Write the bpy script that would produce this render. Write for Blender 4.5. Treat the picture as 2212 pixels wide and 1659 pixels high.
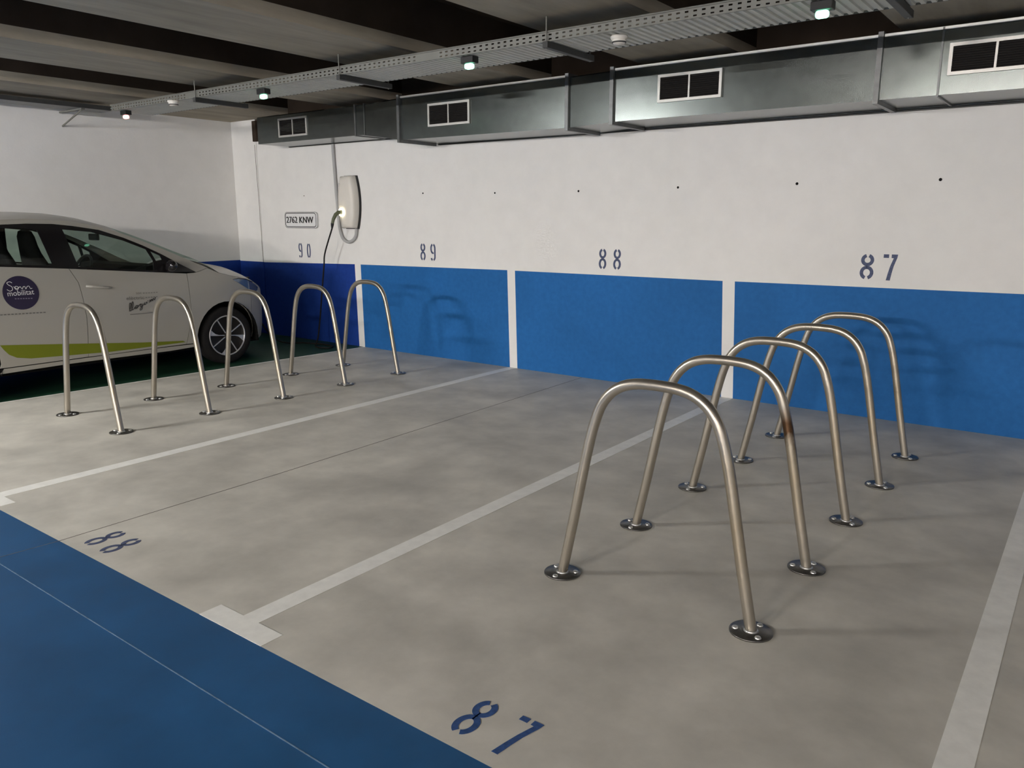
import bpy, bmesh, math, random
from mathutils import Vector, Matrix
from mathutils.geometry import tessellate_polygon
random.seed(7)
PI = math.pi
for o in list(bpy.data.objects):
    bpy.data.objects.remove(o)
SC = bpy.context.scene
COL = SC.collection

# ------------------------------------------------------------------ camera, world, exposure
cam_d = bpy.data.cameras.new('camera')
cam_d.sensor_width = 36.0
cam_d.lens = 1695.94 / 2212 * 36.0
cam_d.clip_start = 0.05
cam = bpy.data.objects.new('camera', cam_d)
cam.location = (7.6701, -6.8939, 1.6383)
cam.rotation_euler = (PI/2 - 0.2088, 0, 0.6438)
COL.objects.link(cam)
SC.camera = cam
W = bpy.data.worlds.new('world')
SC.world = W
W.use_nodes = True
W.node_tree.nodes['Background'].inputs[0].default_value = (0.02, 0.02, 0.022, 1)
W.node_tree.nodes['Background'].inputs[1].default_value = 0.3
vs = SC.view_settings
vs.view_transform = 'Standard'
vs.look = 'None'
vs.gamma = 1.0
vs.use_curve_mapping = False
vs.exposure = 0.0
# aisle lamp first, then unseen lamps added for fill: (x, y, strength)
LAMPS = [(-0.4, -8.9, 980.0), (4.6, -15.0, 1500.0), (7.0, -15.0, 1100.0), (9.4, -15.0, 480.0), (11.8, -15.0, 200.0), (11.0, -9.4, 110.0)]
LAMP_Z = 2.80
LAMP_COL = [(1.0, 0.985, 0.96)] + [(1.0, 0.925, 0.865)]*4 + [(1.0, 0.91, 0.83)]


# ------------------------------------------------------------------ helpers
def tag(o, label=None, cat=None, group=None, kind=None):
    if label: o['label'] = label
    if cat: o['category'] = cat
    if group: o['group'] = group
    if kind: o['kind'] = kind
    return o


def empty(name, loc, rz=0.0):
    o = bpy.data.objects.new(name, None)
    o.location = loc
    o.rotation_euler = (0, 0, rz)
    o.empty_display_size = 0.1
    COL.objects.link(o)
    return o


def copy_tree(o, parent=None):
    c = o.copy()
    COL.objects.link(c)
    c.parent = parent
    for ch in [x for x in bpy.data.objects if x.parent == o and x != c]:
        copy_tree(ch, c)
    return c


class MB:
    """collects geometry and links it as one mesh object"""
    def __init__(self):
        self.v = []; self.f = []; self.mi = []; self.sm = []

    def add(self, vs_, fs, mi=0, smooth=False):
        b = len(self.v)
        self.v += [tuple(p) for p in vs_]
        for f in fs:
            self.f.append([b + i for i in f]); self.mi.append(mi); self.sm.append(smooth)
        return self

    def box(self, x0, x1, y0, y1, z0, z1, mi=0, M=None):
        p = [(x, y, z) for z in (z0, z1) for y in (y0, y1) for x in (x0, x1)]
        if M is not None: p = [tuple(M @ Vector(q)) for q in p]
        return self.add(p, [(0, 2, 3, 1), (4, 5, 7, 6), (0, 1, 5, 4), (2, 6, 7, 3), (0, 4, 6, 2), (1, 3, 7, 5)], mi)

    def bbox(self, x0, x1, y0, y1, z0, z1, b=0.004, mi=0, M=None):
        """box with bevelled edges"""
        bm = bmesh.new()
        bmesh.ops.create_cube(bm, size=1)
        for v in bm.verts:
            v.co = Vector(((x0+x1)/2 + v.co.x*(x1-x0), (y0+y1)/2 + v.co.y*(y1-y0), (z0+z1)/2 + v.co.z*(z1-z0)))
        bmesh.ops.bevel(bm, geom=bm.edges[:], offset=b, segments=2, affect='EDGES', profile=0.5)
        return self.bm(bm, mi, M)

    def bm(self, bm, mi=0, M=None, smooth=False):
        bm.verts.index_update()
        vs_ = [tuple((M @ v.co) if M is not None else v.co) for v in bm.verts]
        fs = [[v.index for v in f.verts] for f in bm.faces]
        bm.free()
        return self.add(vs_, fs, mi, smooth)

    def tube(self, pts, r, n=12, mi=0, caps=True, closed=False):
        pts = [Vector(p) for p in pts]
        m = len(pts)
        rs = r if isinstance(r, (list, tuple)) else [r]*m
        rings = []
        up = None
        for i, p in enumerate(pts):
            if closed:
                d = pts[(i+1) % m] - pts[i-1]
            else:
                d = pts[min(i+1, m-1)] - pts[max(i-1, 0)]
            d.normalize()
            if up is None:
                up = Vector((0, 0, 1)) if abs(d.z) < .9 else Vector((1, 0, 0))
            a = (up - d*up.dot(d)).normalized()
            up = a
            b = d.cross(a)
            rings.append([p + (a*math.cos(2*PI*k/n) + b*math.sin(2*PI*k/n))*rs[i] for k in range(n)])
        v = [q for R in rings for q in R]
        f = []
        for i in range(m if closed else m-1):
            j = (i+1) % m
            for k in range(n):
                f.append((i*n+k, j*n+k, j*n+(k+1) % n, i*n+(k+1) % n))
        self.add(v, f, mi, True)
        if caps and not closed:
            self.add(rings[0], [list(range(n))], mi)
            self.add(rings[-1], [list(range(n))[::-1]], mi)
        return self

    def lathe(self, prof, n=24, M=None, mi=0, smooth=True):
        """profile [(r, z)] turned round z"""
        v = []; f = []
        for r, z in prof:
            for k in range(n):
                a = 2*PI*k/n
                q = Vector((r*math.cos(a), r*math.sin(a), z))
                v.append(tuple(M @ q) if M is not None else tuple(q))
        for i in range(len(prof)-1):
            for k in range(n):
                f.append((i*n+k, i*n+(k+1) % n, (i+1)*n+(k+1) % n, (i+1)*n+k))
        return self.add(v, f, mi, smooth)

    def prism(self, poly, d, mi=0, M=None):
        """2D polygon [(a, b)] in local xy, extruded from z=0 to z=d"""
        n = len(poly)
        v = [Vector((a, b, 0)) for a, b in poly] + [Vector((a, b, d)) for a, b in poly]
        if M is not None: v = [M @ q for q in v]
        f = [list(range(n))[::-1], list(range(n, 2*n))]
        f += [(i, (i+1) % n, n+(i+1) % n, n+i) for i in range(n)]
        return self.add(v, f, mi)

    def ribbon(self, path, w, d, mi=0, M=None, closed=False):
        """flat stroke of width w along a 2D path, thickness d"""
        m = len(path)
        P = [Vector((a, b, 0)) for a, b in path]
        L = []; R = []
        for i in range(m):
            t = (P[min(i+1, m-1)] - P[max(i-1, 0)]) if not closed else P[(i+1) % m] - P[i-1]
            t.normalize()
            nn = Vector((-t.y, t.x, 0)) * (w/2)
            L.append(P[i]+nn); R.append(P[i]-nn)
        zz = Vector((0, 0, d))
        v = L + R + [q+zz for q in L] + [q+zz for q in R]
        if M is not None: v = [M @ q for q in v]
        f = []
        for i in range(m if closed else m-1):
            j = (i+1) % m
            f += [(2*m+i, 3*m+i, 3*m+j, 2*m+j), (i, j, 2*m+j, 2*m+i), (m+j, m+i, 3*m+i, 3*m+j)]
        if not closed:
            f += [(0, 2*m, 3*m, m), (m-1, 2*m-1, 4*m-1, 3*m-1)]
        return self.add(v, f, mi)

    def build(self, name, mats, parent=None, loc=None, fix=True, local=False):
        if not isinstance(mats, (list, tuple)): mats = [mats]
        off = Vector((0, 0, 0))
        if parent is not None and not local:
            q = parent
            while q is not None:
                off += q.location; q = q.parent
        if loc is not None and parent is None:
            off = Vector(loc)
        me = bpy.data.meshes.new(name)
        me.from_pydata([tuple(Vector(p)-off) for p in self.v], [], self.f)
        for m in mats: me.materials.append(m)
        me.polygons.foreach_set('material_index', self.mi)
        me.polygons.foreach_set('use_smooth', self.sm)
        me.update()
        if fix:
            bm = bmesh.new(); bm.from_mesh(me)
            bmesh.ops.recalc_face_normals(bm, faces=bm.faces[:])
            bm.to_mesh(me); bm.free()
        o = bpy.data.objects.new(name, me)
        COL.objects.link(o)
        if parent is not None: o.parent = parent
        elif loc is not None: o.location = loc
        return o


def arc(cx, cy, rx, ry, a0, a1, n=14):
    return [(cx + rx*math.cos(math.radians(a0+(a1-a0)*i/n)), cy + ry*math.sin(math.radians(a0+(a1-a0)*i/n))) for i in range(n+1)]


# ------------------------------------------------------------------ materials
MATS = {}


def mat(name, col, rough=0.6, metal=0.0, spec=0.5, noise=0.0, nscale=8.0, bump=0.0, bscale=60.0, coat=0.0, emit=None, estr=0.0, rn=0.0, stretch=None, tint=None):
    if name in MATS: return MATS[name]
    m = bpy.data.materials.new(name)
    m.use_nodes = True
    nt = m.node_tree
    b = nt.nodes['Principled BSDF']
    b.inputs['Base Color'].default_value = (*col, 1)
    b.inputs['Roughness'].default_value = rough
    b.inputs['Metallic'].default_value = metal
    b.inputs['Specular IOR Level'].default_value = spec
    b.inputs['Coat Weight'].default_value = coat
    b.inputs['Coat Roughness'].default_value = 0.08
    if emit:
        b.inputs['Emission Color'].default_value = (*emit, 1)
        b.inputs['Emission Strength'].default_value = estr
    if noise or bump or rn:
        tc = nt.nodes.new('ShaderNodeTexCoord')
        src = tc.outputs['Object']
        if stretch:
            mp = nt.nodes.new('ShaderNodeMapping')
            mp.inputs['Scale'].default_value = stretch
            nt.links.new(src, mp.inputs['Vector']); src = mp.outputs['Vector']
        if noise or rn:
            n1 = nt.nodes.new('ShaderNodeTexNoise')
            n1.inputs['Scale'].default_value = nscale
            n1.inputs['Detail'].default_value = 6
            n1.inputs['Roughness'].default_value = 0.6
            nt.links.new(src, n1.inputs['Vector'])
            rmp = nt.nodes.new('ShaderNodeValToRGB')
            c2 = tint or tuple(max(0, c*(1-noise)) for c in col)
            c3 = tuple(min(1, c*(1+noise*.7)) for c in col)
            rmp.color_ramp.elements[0].position = 0.3
            rmp.color_ramp.elements[0].color = (*c2, 1)
            rmp.color_ramp.elements[1].position = 0.7
            rmp.color_ramp.elements[1].color = (*c3, 1)
            nt.links.new(n1.outputs['Fac'], rmp.inputs['Fac'])
            if noise: nt.links.new(rmp.outputs['Color'], b.inputs['Base Color'])
            if rn:
                mr = nt.nodes.new('ShaderNodeMapRange')
                mr.inputs['To Min'].default_value = rough-rn
                mr.inputs['To Max'].default_value = rough+rn
                nt.links.new(n1.outputs['Fac'], mr.inputs['Value'])
                nt.links.new(mr.outputs['Result'], b.inputs['Roughness'])
        if bump:
            n2 = nt.nodes.new('ShaderNodeTexNoise')
            n2.inputs['Scale'].default_value = bscale
            n2.inputs['Detail'].default_value = 5
            nt.links.new(src, n2.inputs['Vector'])
            bp = nt.nodes.new('ShaderNodeBump')
            bp.inputs['Strength'].default_value = bump
            bp.inputs['Distance'].default_value = 0.01
            nt.links.new(n2.outputs['Fac'], bp.inputs['Height'])
            nt.links.new(bp.outputs['Normal'], b.inputs['Normal'])
    MATS[name] = m
    return m


def two_noise(m, s1, s2, amt):
    """multiply the base colour by a second, larger blotch pattern"""
    nt = m.node_tree
    b = nt.nodes['Principled BSDF']
    l = b.inputs['Base Color'].links[0]
    src = l.from_socket
    tc = nt.nodes.new('ShaderNodeTexCoord')
    mp = nt.nodes.new('ShaderNodeMapping')
    mp.inputs['Scale'].default_value = s2
    nt.links.new(tc.outputs['Object'], mp.inputs['Vector'])
    n = nt.nodes.new('ShaderNodeTexNoise')
    n.inputs['Scale'].default_value = s1
    n.inputs['Detail'].default_value = 4
    n.inputs['Distortion'].default_value = 0.8
    nt.links.new(mp.outputs['Vector'], n.inputs['Vector'])
    mr = nt.nodes.new('ShaderNodeMapRange')
    mr.inputs['From Min'].default_value = 0.3
    mr.inputs['From Max'].default_value = 0.7
    mr.inputs['To Min'].default_value = 1-amt
    mr.inputs['To Max'].default_value = 1+amt
    nt.links.new(n.outputs['Fac'], mr.inputs['Value'])
    mx = nt.nodes.new('ShaderNodeMix')
    mx.data_type = 'RGBA'; mx.blend_type = 'MULTIPLY'
    mx.inputs[0].default_value = 1.0
    nt.links.new(src, mx.inputs[6]); nt.links.new(mr.outputs['Result'], mx.inputs[7])
    nt.links.new(mx.outputs[2], b.inputs['Base Color'])
    return m


M_CONC = two_noise(mat('polished_concrete', (0.57, 0.545, 0.485), 0.50, 0, .25, noise=.20, nscale=2.6, bump=.03, bscale=140, rn=.08), 1.1, (1, 1, 1), .13)
M_AISLE = two_noise(mat('aisle_blue_paint', (0.014, 0.090, 0.23), 0.45, 0, .5, noise=.16, nscale=3.5, bump=.03, bscale=120, rn=.06), 1.4, (1, 1, 1), .10)
M_GREEN = two_noise(mat('bay_green_paint', (0.014, 0.058, 0.030), 0.5, 0, .3, noise=.2, nscale=4), 1.5, (1, 1, 1), .1)
M_LINE = mat('white_line_paint', (0.88, 0.87, 0.82), 0.5, 0, .4, noise=.07, nscale=14)
M_WHITE = two_noise(mat('white_wall_paint', (0.80, 0.79, 0.77), 0.75, 0, .25, noise=.03, nscale=5, bump=.10, bscale=35), .9, (1, .3, 1), .025)
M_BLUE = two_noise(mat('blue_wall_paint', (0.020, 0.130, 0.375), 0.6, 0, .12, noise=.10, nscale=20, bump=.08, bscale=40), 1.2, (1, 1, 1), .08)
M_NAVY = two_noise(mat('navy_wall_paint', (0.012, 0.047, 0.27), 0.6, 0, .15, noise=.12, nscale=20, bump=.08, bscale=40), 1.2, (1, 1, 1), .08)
M_STENCIL = mat('stencil_blue_paint', (0.075, 0.095, 0.175), 0.6, 0, .3, noise=.35, nscale=60)
M_STENCILF = mat('floor_stencil_paint', (0.035, 0.085, 0.24), 0.5, 0, .3, noise=.35, nscale=50)
M_BEAM = two_noise(mat('bare_concrete', (0.40, 0.355, 0.28), 0.85, 0, .2, noise=.14, nscale=3, bump=.15, bscale=30, stretch=(3, .5, 3)), 2, (2, .3, 2), .12)
M_SLAB_SHADE = mat('dark_slab_and_shade', (0.048, 0.035, 0.026), 0.9, 0, .1, noise=.25, nscale=2, bump=.1, bscale=20)
M_GALV = two_noise(mat('galvanised_sheet', (0.155, 0.172, 0.167), 0.25, .9, .5, noise=.10, nscale=14, bump=.005, bscale=7, rn=.02), 3, (1, 1, 2), .08)
M_GALVD = mat('galvanised_flange', (0.17, 0.175, 0.175), 0.42, .7, .5, noise=.15, nscale=15)
M_TRAY = mat('tray_steel', (0.185, 0.185, 0.165), 0.5, .2, .5, noise=.08, nscale=8)
M_TRAY_LIT = mat('tray_steel_lit', (0.62, 0.62, 0.56), 0.5, .2, .5, noise=.08, nscale=8)  # same tray steel, lightened to carry the light bounced from below
M_EDGE_GLINT = mat('sheet_edge_glint', (0.85, 0.85, 0.82), 0.35, .2, .5)  # pale colour stands for light caught by the duct lip
M_BRACKET = mat('bracket_steel', (0.045, 0.046, 0.045), 0.55, .2, .5, noise=.2, nscale=9)
M_GRILLE = mat('grille_aluminium', (0.62, 0.61, 0.58), 0.45, .5, .5)
M_LOUVRE = mat('dark_louvre', (0.02, 0.018, 0.017), 0.6, 0, .3)
M_HOLE = mat('black_void', (0.008, 0.008, 0.008), 0.9, 0, .1)
M_DARK = mat('black_plastic', (0.014, 0.014, 0.015), 0.5, 0, .4)
M_RUBBER = mat('black_rubber', (0.016, 0.015, 0.015), 0.85, 0, .2, noise=.2, nscale=30)
M_PLATE = mat('plate_steel', (0.16, 0.155, 0.145), 0.36, .9, .5, noise=.25, nscale=40)
M_BOLT = mat('bolt_zinc', (0.72, 0.72, 0.70), 0.30, .85, .5)
M_SIGNW = mat('sign_white', (0.78, 0.78, 0.78), 0.4, 0, .4)
M_INK = mat('black_ink', (0.02, 0.02, 0.02), 0.5, 0, .3)
M_CREAM = mat('cream_shell', (0.72, 0.685, 0.625), 0.45, 0, .4, noise=.03, nscale=6)
M_CONDUIT = mat('grey_conduit', (0.42, 0.42, 0.42), 0.6, 0, .4, noise=.06, nscale=10)
M_CAR = mat('white_car_paint', (0.36, 0.345, 0.305), 0.32, 0, .5, coat=.3)
M_GREENST = mat('lime_vinyl', (0.16, 0.19, 0.006), 0.4, 0, .4)
M_STICK = mat('dark_violet_vinyl', (0.022, 0.016, 0.045), 0.4, 0, .4)
M_WTXT = mat('white_vinyl', (0.75, 0.75, 0.75), 0.4, 0, .4)
M_GTXT = mat('grey_vinyl', (0.045, 0.042, 0.04), 0.5, 0, .4)
M_GTXT2 = mat('faint_grey_vinyl', (0.15, 0.145, 0.135), 0.5, 0, .4)
M_VTXT = mat('violet_grey_vinyl', (0.20, 0.18, 0.24), 0.5, 0, .4)
M_GLOSSB = mat('gloss_black', (0.010, 0.009, 0.010), 0.18, 0, .5)
M_SEAT = mat('dark_seat_cloth', (0.012, 0.011, 0.012), 0.9, 0, .2, noise=.2, nscale=40)
M_ALLOY = mat('alloy_silver', (0.62, 0.61, 0.62), 0.32, .6, .5)
M_RIMD = mat('rim_dark', (0.018, 0.016, 0.016), 0.45, .3, .4)
M_LAMPG = mat('headlight_lens', (0.14, 0.18, 0.25), 0.08, .5, .6)
M_TAIL = mat('tail_lens_red', (0.22, 0.01, 0.012), 0.15, 0, .5)
M_LED_G = mat('green_led', (0.1, .5, .3), 0.4, emit=(0.30, 1.0, 0.60), estr=4.0)
M_LED_R = mat('red_led', (0.6, .1, .1), 0.4, emit=(1.0, 0.36, 0.34), estr=4.0)
M_RING = mat('lit_socket_ring', (.9, .88, .8), 0.4, emit=(1.0, 0.90, 0.60), estr=9.0)
M_TUBE = mat('lamp_diffuser', (.9, .9, .9), 0.5, emit=LAMP_COL[0], estr=1.0)
M_LINEF = mat('pale_joint', (0.16, 0.26, 0.40), 0.6, noise=.4, nscale=30)
M_DJOINT = mat('dark_joint', (0.15, 0.135, 0.12), 0.8, noise=.4, nscale=30)


def rack_mat(name, stain):
    """brushed stainless tube; a film of dried dirt on some legs, one with a brown stain"""
    m = mat(name, (0.47, 0.43, 0.365), 0.33, .9, .5, noise=.16, nscale=5, bump=.02, bscale=90, rn=.07, stretch=(1, 1, .35))
    nt = m.node_tree
    b = nt.nodes['Principled BSDF']
    src = b.inputs['Base Color'].links[0].from_socket
    tc = nt.nodes.new('ShaderNodeTexCoord')
    n = nt.nodes.new('ShaderNodeTexNoise')
    n.inputs['Scale'].default_value = 9
    n.inputs['Detail'].default_value = 8
    mp = nt.nodes.new('ShaderNodeMapping'); mp.inputs['Scale'].default_value = (1, 1, .45)
    nt.links.new(tc.outputs['Object'], mp.inputs['Vector']); nt.links.new(mp.outputs['Vector'], n.inputs['Vector'])
    sp = nt.nodes.new('ShaderNodeSeparateXYZ'); nt.links.new(tc.outputs['Object'], sp.inputs[0])
    # dirt film on the right leg (local x > 0.25, z < 0.75)
    a = nt.nodes.new('ShaderNodeMapRange'); a.inputs['From Min'].default_value = .22; a.inputs['From Max'].default_value = .30
    nt.links.new(sp.outputs['X'], a.inputs['Value'])
    z = nt.nodes.new('ShaderNodeMapRange'); z.inputs['From Min'].default_value = .78; z.inputs['From Max'].default_value = .6
    nt.links.new(sp.outputs['Z'], z.inputs['Value'])
    zz = nt.nodes.new('ShaderNodeMapRange'); zz.inputs['From Min'].default_value = .12; zz.inputs['From Max'].default_value = .32
    nt.links.new(sp.outputs['Z'], zz.inputs['Value'])
    f1 = nt.nodes.new('ShaderNodeMath'); f1.operation = 'MULTIPLY'; nt.links.new(a.outputs[0], f1.inputs[0]); nt.links.new(z.outputs[0], f1.inputs[1])
    f1b = nt.nodes.new('ShaderNodeMath'); f1b.operation = 'MULTIPLY'; nt.links.new(f1.outputs[0], f1b.inputs[0]); nt.links.new(zz.outputs[0], f1b.inputs[1])
    f2 = nt.nodes.new('ShaderNodeMath'); f2.operation = 'MULTIPLY'; nt.links.new(f1b.outputs[0], f2.inputs[0]); nt.links.new(n.outputs['Fac'], f2.inputs[1])
    mx = nt.nodes.new('ShaderNodeMix'); mx.data_type = 'RGBA'
    nt.links.new(f2.outputs[0], mx.inputs[0]); nt.links.new(src, mx.inputs[6])
    mx.inputs[7].default_value = (0.44, 0.36, 0.24, 1)
    out = mx.outputs[2]
    if stain:
        g = nt.nodes.new('ShaderNodeMapRange'); g.inputs['From Min'].default_value = .50; g.inputs['From Max'].default_value = .60
        nt.links.new(sp.outputs['Z'], g.inputs['Value'])
        h = nt.nodes.new('ShaderNodeMapRange'); h.inputs['From Min'].default_value = .80; h.inputs['From Max'].default_value = .70
        nt.links.new(sp.outputs['Z'], h.inputs['Value'])
        p = nt.nodes.new('ShaderNodeMath'); p.operation = 'MULTIPLY'; nt.links.new(g.outputs[0], p.inputs[0]); nt.links.new(h.outputs[0], p.inputs[1])
        q = nt.nodes.new('ShaderNodeMath'); q.operation = 'MULTIPLY'; nt.links.new(p.outputs[0], q.inputs[0]); nt.links.new(a.outputs[0], q.inputs[1])
        t = nt.nodes.new('ShaderNodeMapRange'); t.inputs['From Min'].default_value = .45; t.inputs['From Max'].default_value = .56
        nt.links.new(n.outputs['Fac'], t.inputs['Value'])
        r = nt.nodes.new('ShaderNodeMath'); r.operation = 'MULTIPLY'; nt.links.new(q.outputs[0], r.inputs[0]); nt.links.new(t.outputs[0], r.inputs[1])
        my = nt.nodes.new('ShaderNodeMix'); my.data_type = 'RGBA'
        nt.links.new(r.outputs[0], my.inputs[0]); nt.links.new(out, my.inputs[6])
        my.inputs[7].default_value = (0.10, 0.055, 0.028, 1)
        out = my.outputs[2]
    nt.links.new(out, b.inputs['Base Color'])
    return m


M_RACK = rack_mat('stainless_tube', False)
M_RACKS = rack_mat('stained_stainless_tube', True)


def glass_mat(name, tint, refl=.07):
    m = bpy.data.materials.new(name); m.use_nodes = True
    nt = m.node_tree
    for n in list(nt.nodes):
        if n.type != 'OUTPUT_MATERIAL': nt.nodes.remove(n)
    out = nt.nodes['Material Output']
    t = nt.nodes.new('ShaderNodeBsdfTransparent'); t.inputs[0].default_value = (*tint, 1)
    g = nt.nodes.new('ShaderNodeBsdfGlossy'); g.inputs['Roughness'].default_value = 0.02
    mx = nt.nodes.new('ShaderNodeMixShader')
    mx.inputs[0].default_value = refl; nt.links.new(t.outputs[0], mx.inputs[1]); nt.links.new(g.outputs[0], mx.inputs[2])
    nt.links.new(mx.outputs[0], out.inputs[0])
    return m


M_GLASS = glass_mat('tinted_car_glass', (0.66, 0.75, 0.70))


# ------------------------------------------------------------------ glyphs
def digit(mb, d, w, h, t, M, dep):
    """stencil digit centred on local x = 0, base at local y = 0"""
    rx = w/2 - t/2
    R = lambda path: mb.ribbon(path, t, dep, 0, M)
    g = 16
    if d == '8':
        cy1, ry1 = h*.76, h*.24 - t/2
        cy2, ry2 = h*.27, h*.27 - t/2
        k = .93
        R(arc(0, cy1, rx*k, ry1, 90+g, 275)); R(arc(0, cy1, rx*k, ry1, 90-g, -95))
        R(arc(0, cy2, rx, ry2, 85, 270-g)); R(arc(0, cy2, rx, ry2, 95, -90+g))
    elif d == '0':
        ry = h/2 - t/2
        R(arc(0, h/2, rx, ry, 90+g, 270-g, 18)); R(arc(0, h/2, rx, ry, 90-g, -90+g, 18))
    elif d == '9':
        cy, ry = h*.70, h*.30 - t/2
        R(arc(0, cy, rx, ry, 90+g, 290))
        R(arc(0, cy, rx, ry, 90-g, 0, 8) + [(rx, h*.5), (rx, h*.27)] + arc(0, h*.25, rx, h*.25-t/2, 0, -90+g, 8)[1:])
        R(arc(0, h*.25, rx, h*.25-t/2, 205, 270-g, 6))
    elif d == '7':
        b = t*1.05
        mb.prism([(-w/2, h-b), (-w*.12, h-b), (-w*.12, h), (-w/2, h)], dep, 0, M)
        mb.prism([(w*.08, h-b), (w*.20, h-b), (-w*.14, 0), (-w*.14-t*.05-t, 0)][:0] or
                 [(w*.06, h-b), (w*.22, h-b*1.05), (w*.02, h*.55), (-w*.10, h*.28), (-w*.20, 0), (w*.09, 0), (w*.17, h*.28), (w*.27, h*.55), (w*.47, h*.88), (w*.5, h), (w*.06, h)], dep, 0, M)


WALLM = lambda x, z, y=0.0, s=1: Matrix.Translation((x, y, z)) @ Matrix.Rotation(PI/2, 4, 'X')   # local xy -> world xz, local z -> -y
FLOORM = lambda x, y, z=0.0: Matrix.Translation((x, y, z))


def text_geo(s, w=None, h=None):
    """vertices (x, y) and faces of a flat text, scaled to width w / height h"""
    cu = bpy.data.curves.new('text_tmp', 'FONT')
    cu.body = s
    cu.resolution_u = 3
    o = bpy.data.objects.new('text_tmp', cu)
    COL.objects.link(o)
    dg = bpy.context.evaluated_depsgraph_get()
    me = o.evaluated_get(dg).to_mesh()
    V = [v.co.copy() for v in me.vertices]
    Fc = [list(p.vertices) for p in me.polygons]
    o.evaluated_get(dg).to_mesh_clear()
    bpy.data.objects.remove(o); bpy.data.curves.remove(cu)
    x0 = min(v.x for v in V); x1 = max(v.x for v in V); y0 = min(v.y for v in V); y1 = max(v.y for v in V)
    sx = w/(x1-x0) if w else 1; sy = h/(y1-y0) if h else sx
    return [((v.x-x0)*sx, (v.y-y0)*sy) for v in V], Fc


# ------------------------------------------------------------------ the setting
STALL = 5.254
XFL = -12.0
XL, XR, YF, ZC = -2.45, 13.0, -19.0, 3.38
# floor: concrete bays, blue aisle, green charging bay
gl = lambda y: 0.10 + 0.07*y           # edge between green bay and concrete


def strip_faces(mb, poly, mi, z=0.0):
    mb.add([(x, y, z) for x, y in poly], [list(range(len(poly)))], mi)


fl = MB()
strip_faces(fl, [(gl(-STALL), -STALL), (XR, -STALL), (XR, 0), (gl(0), 0)], 0)
strip_faces(fl, [(XFL, YF), (XR, YF), (XR, -STALL), (gl(-STALL), -STALL), (XL, -STALL), (XFL, -STALL)], 1)
strip_faces(fl, [(XL, -STALL), (gl(-STALL), -STALL), (gl(0), 0), (XL, 0)], 2)
floor = tag(fl.build('floor', [M_CONC, M_AISLE, M_GREEN], fix=False), kind='structure')


def paint_box(x0, x1, y0, y1, name='floor_line', m=M_LINE, z=0.0015, label=None):
    o = MB().box(x0, x1, y0, y1, 0.0003, z).build(name, m, floor)
    if label: o['label'] = label
    return o


def floor_poly(poly, name, m, z=0.0015, label=None):
    n = len(poly)
    a = [(x, y, 0.0003) for x, y in poly] + [(x, y, z) for x, y in poly]
    f = [list(range(n))[::-1], list(range(n, 2*n))] + [(i, (i+1) % n, n+(i+1) % n, n+i) for i in range(n)]
    o = MB().add(a, f).build(name, m, floor)
    if label: o['label'] = label
    return o


LW = 0.103
X1, X2, X3 = 2.5, 5.0, 7.486
for xk in (X1, X2, X3, X3+2.5, X3+5.0):
    if xk+LW/2 < XR:
        # the bay line with its cross bar at the aisle: one T of paint
        cap, cw = 0.105, 0.4237
        floor_poly([(xk-cw/2, -STALL), (xk+cw/2, -STALL), (xk+cw/2, -STALL+cap), (xk+LW/2, -STALL+cap), (xk+LW/2, -0.004),
                    (xk-LW/2, -0.004), (xk-LW/2, -STALL+cap), (xk-cw/2, -STALL+cap)], 'floor_line', M_LINE)
floor_poly([(gl(-STALL), -STALL), (gl(-STALL)+.035, -STALL), (gl(-.01)+.035, -.004), (gl(-.01), -.004)], 'floor_line', M_LINE, .0012)
# saw-cut joints
floor_poly([(3.505, -STALL), (3.510, -STALL), (3.512, -3.9), (3.42, -.004), (3.415, -.004), (3.506, -3.9)], 'floor_joint', M_DJOINT, .0009)
floor_poly([(3.478, -5.553), (3.482, -5.553), (3.509, -STALL), (3.505, -STALL)], 'floor_joint', M_DJOINT, .0009)
floor_poly([(3.40, YF+.2), (3.407, YF+.2), (3.482, -5.56), (3.476, -5.56)], 'floor_joint', M_DJOINT, .0009)
paint_box(XL+.1, XR-.1, -5.5555, -5.551, 'floor_joint', M_LINEF, .0009)
# stencilled bay numbers on the floor
for xs, ds, lab in (((3.662, 3.822), '88', 'blue stencilled number 88 painted on the floor at the aisle'),
                    ((6.165, 6.332), '87', 'blue stencilled number 87 painted on the floor at the aisle')):
    mb = MB()
    for x, d in zip(xs, ds):
        digit(mb, d, .086, .206, .023, FLOORM(x, -5.197, 0.0004), .001)
    mb.build('bay_number', M_STENCILF if ds == '87' else M_STENCIL, floor)['label'] = lab

# back wall: white above, blue panels divided by white strips (corners as painted, slightly out of plumb)
bw = MB()
XW = -1.92
ZB = 1.076
S1 = [(-.015, 1.057), (.095, 1.057), (.118, 0), (.011, 0)]
S2 = [(2.431, 1.077), (2.536, 1.075), (2.571, 0), (2.467, 0)]
S3 = [(4.892, 1.075), (5.007, 1.076), (5.052, 0), (4.938, 0)]
S4 = [(7.38, 1.088), (7.495, 1.088), (7.54, 0), (7.43, 0)]
S5 = [(9.88, 1.088), (9.99, 1.088), (10.02, 0), (9.91, 0)]
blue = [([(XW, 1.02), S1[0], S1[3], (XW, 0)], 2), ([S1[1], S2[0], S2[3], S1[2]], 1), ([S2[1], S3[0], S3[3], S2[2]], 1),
        ([S3[1], S4[0], S4[3], S3[2]], 1), ([S4[1], S5[0], S5[3], S4[2]], 1), ([S5[1], (XR, 1.09), (XR, 0), S5[2]], 1)]
for poly, mi in blue:
    bw.add([(x, 0, z) for x, z in poly], [[0, 1, 2, 3]], mi)
for s in (S1, S2, S3, S4, S5):
    bw.add([(x, 0, z) for x, z in s], [[0, 1, 2, 3]], 0)
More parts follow.
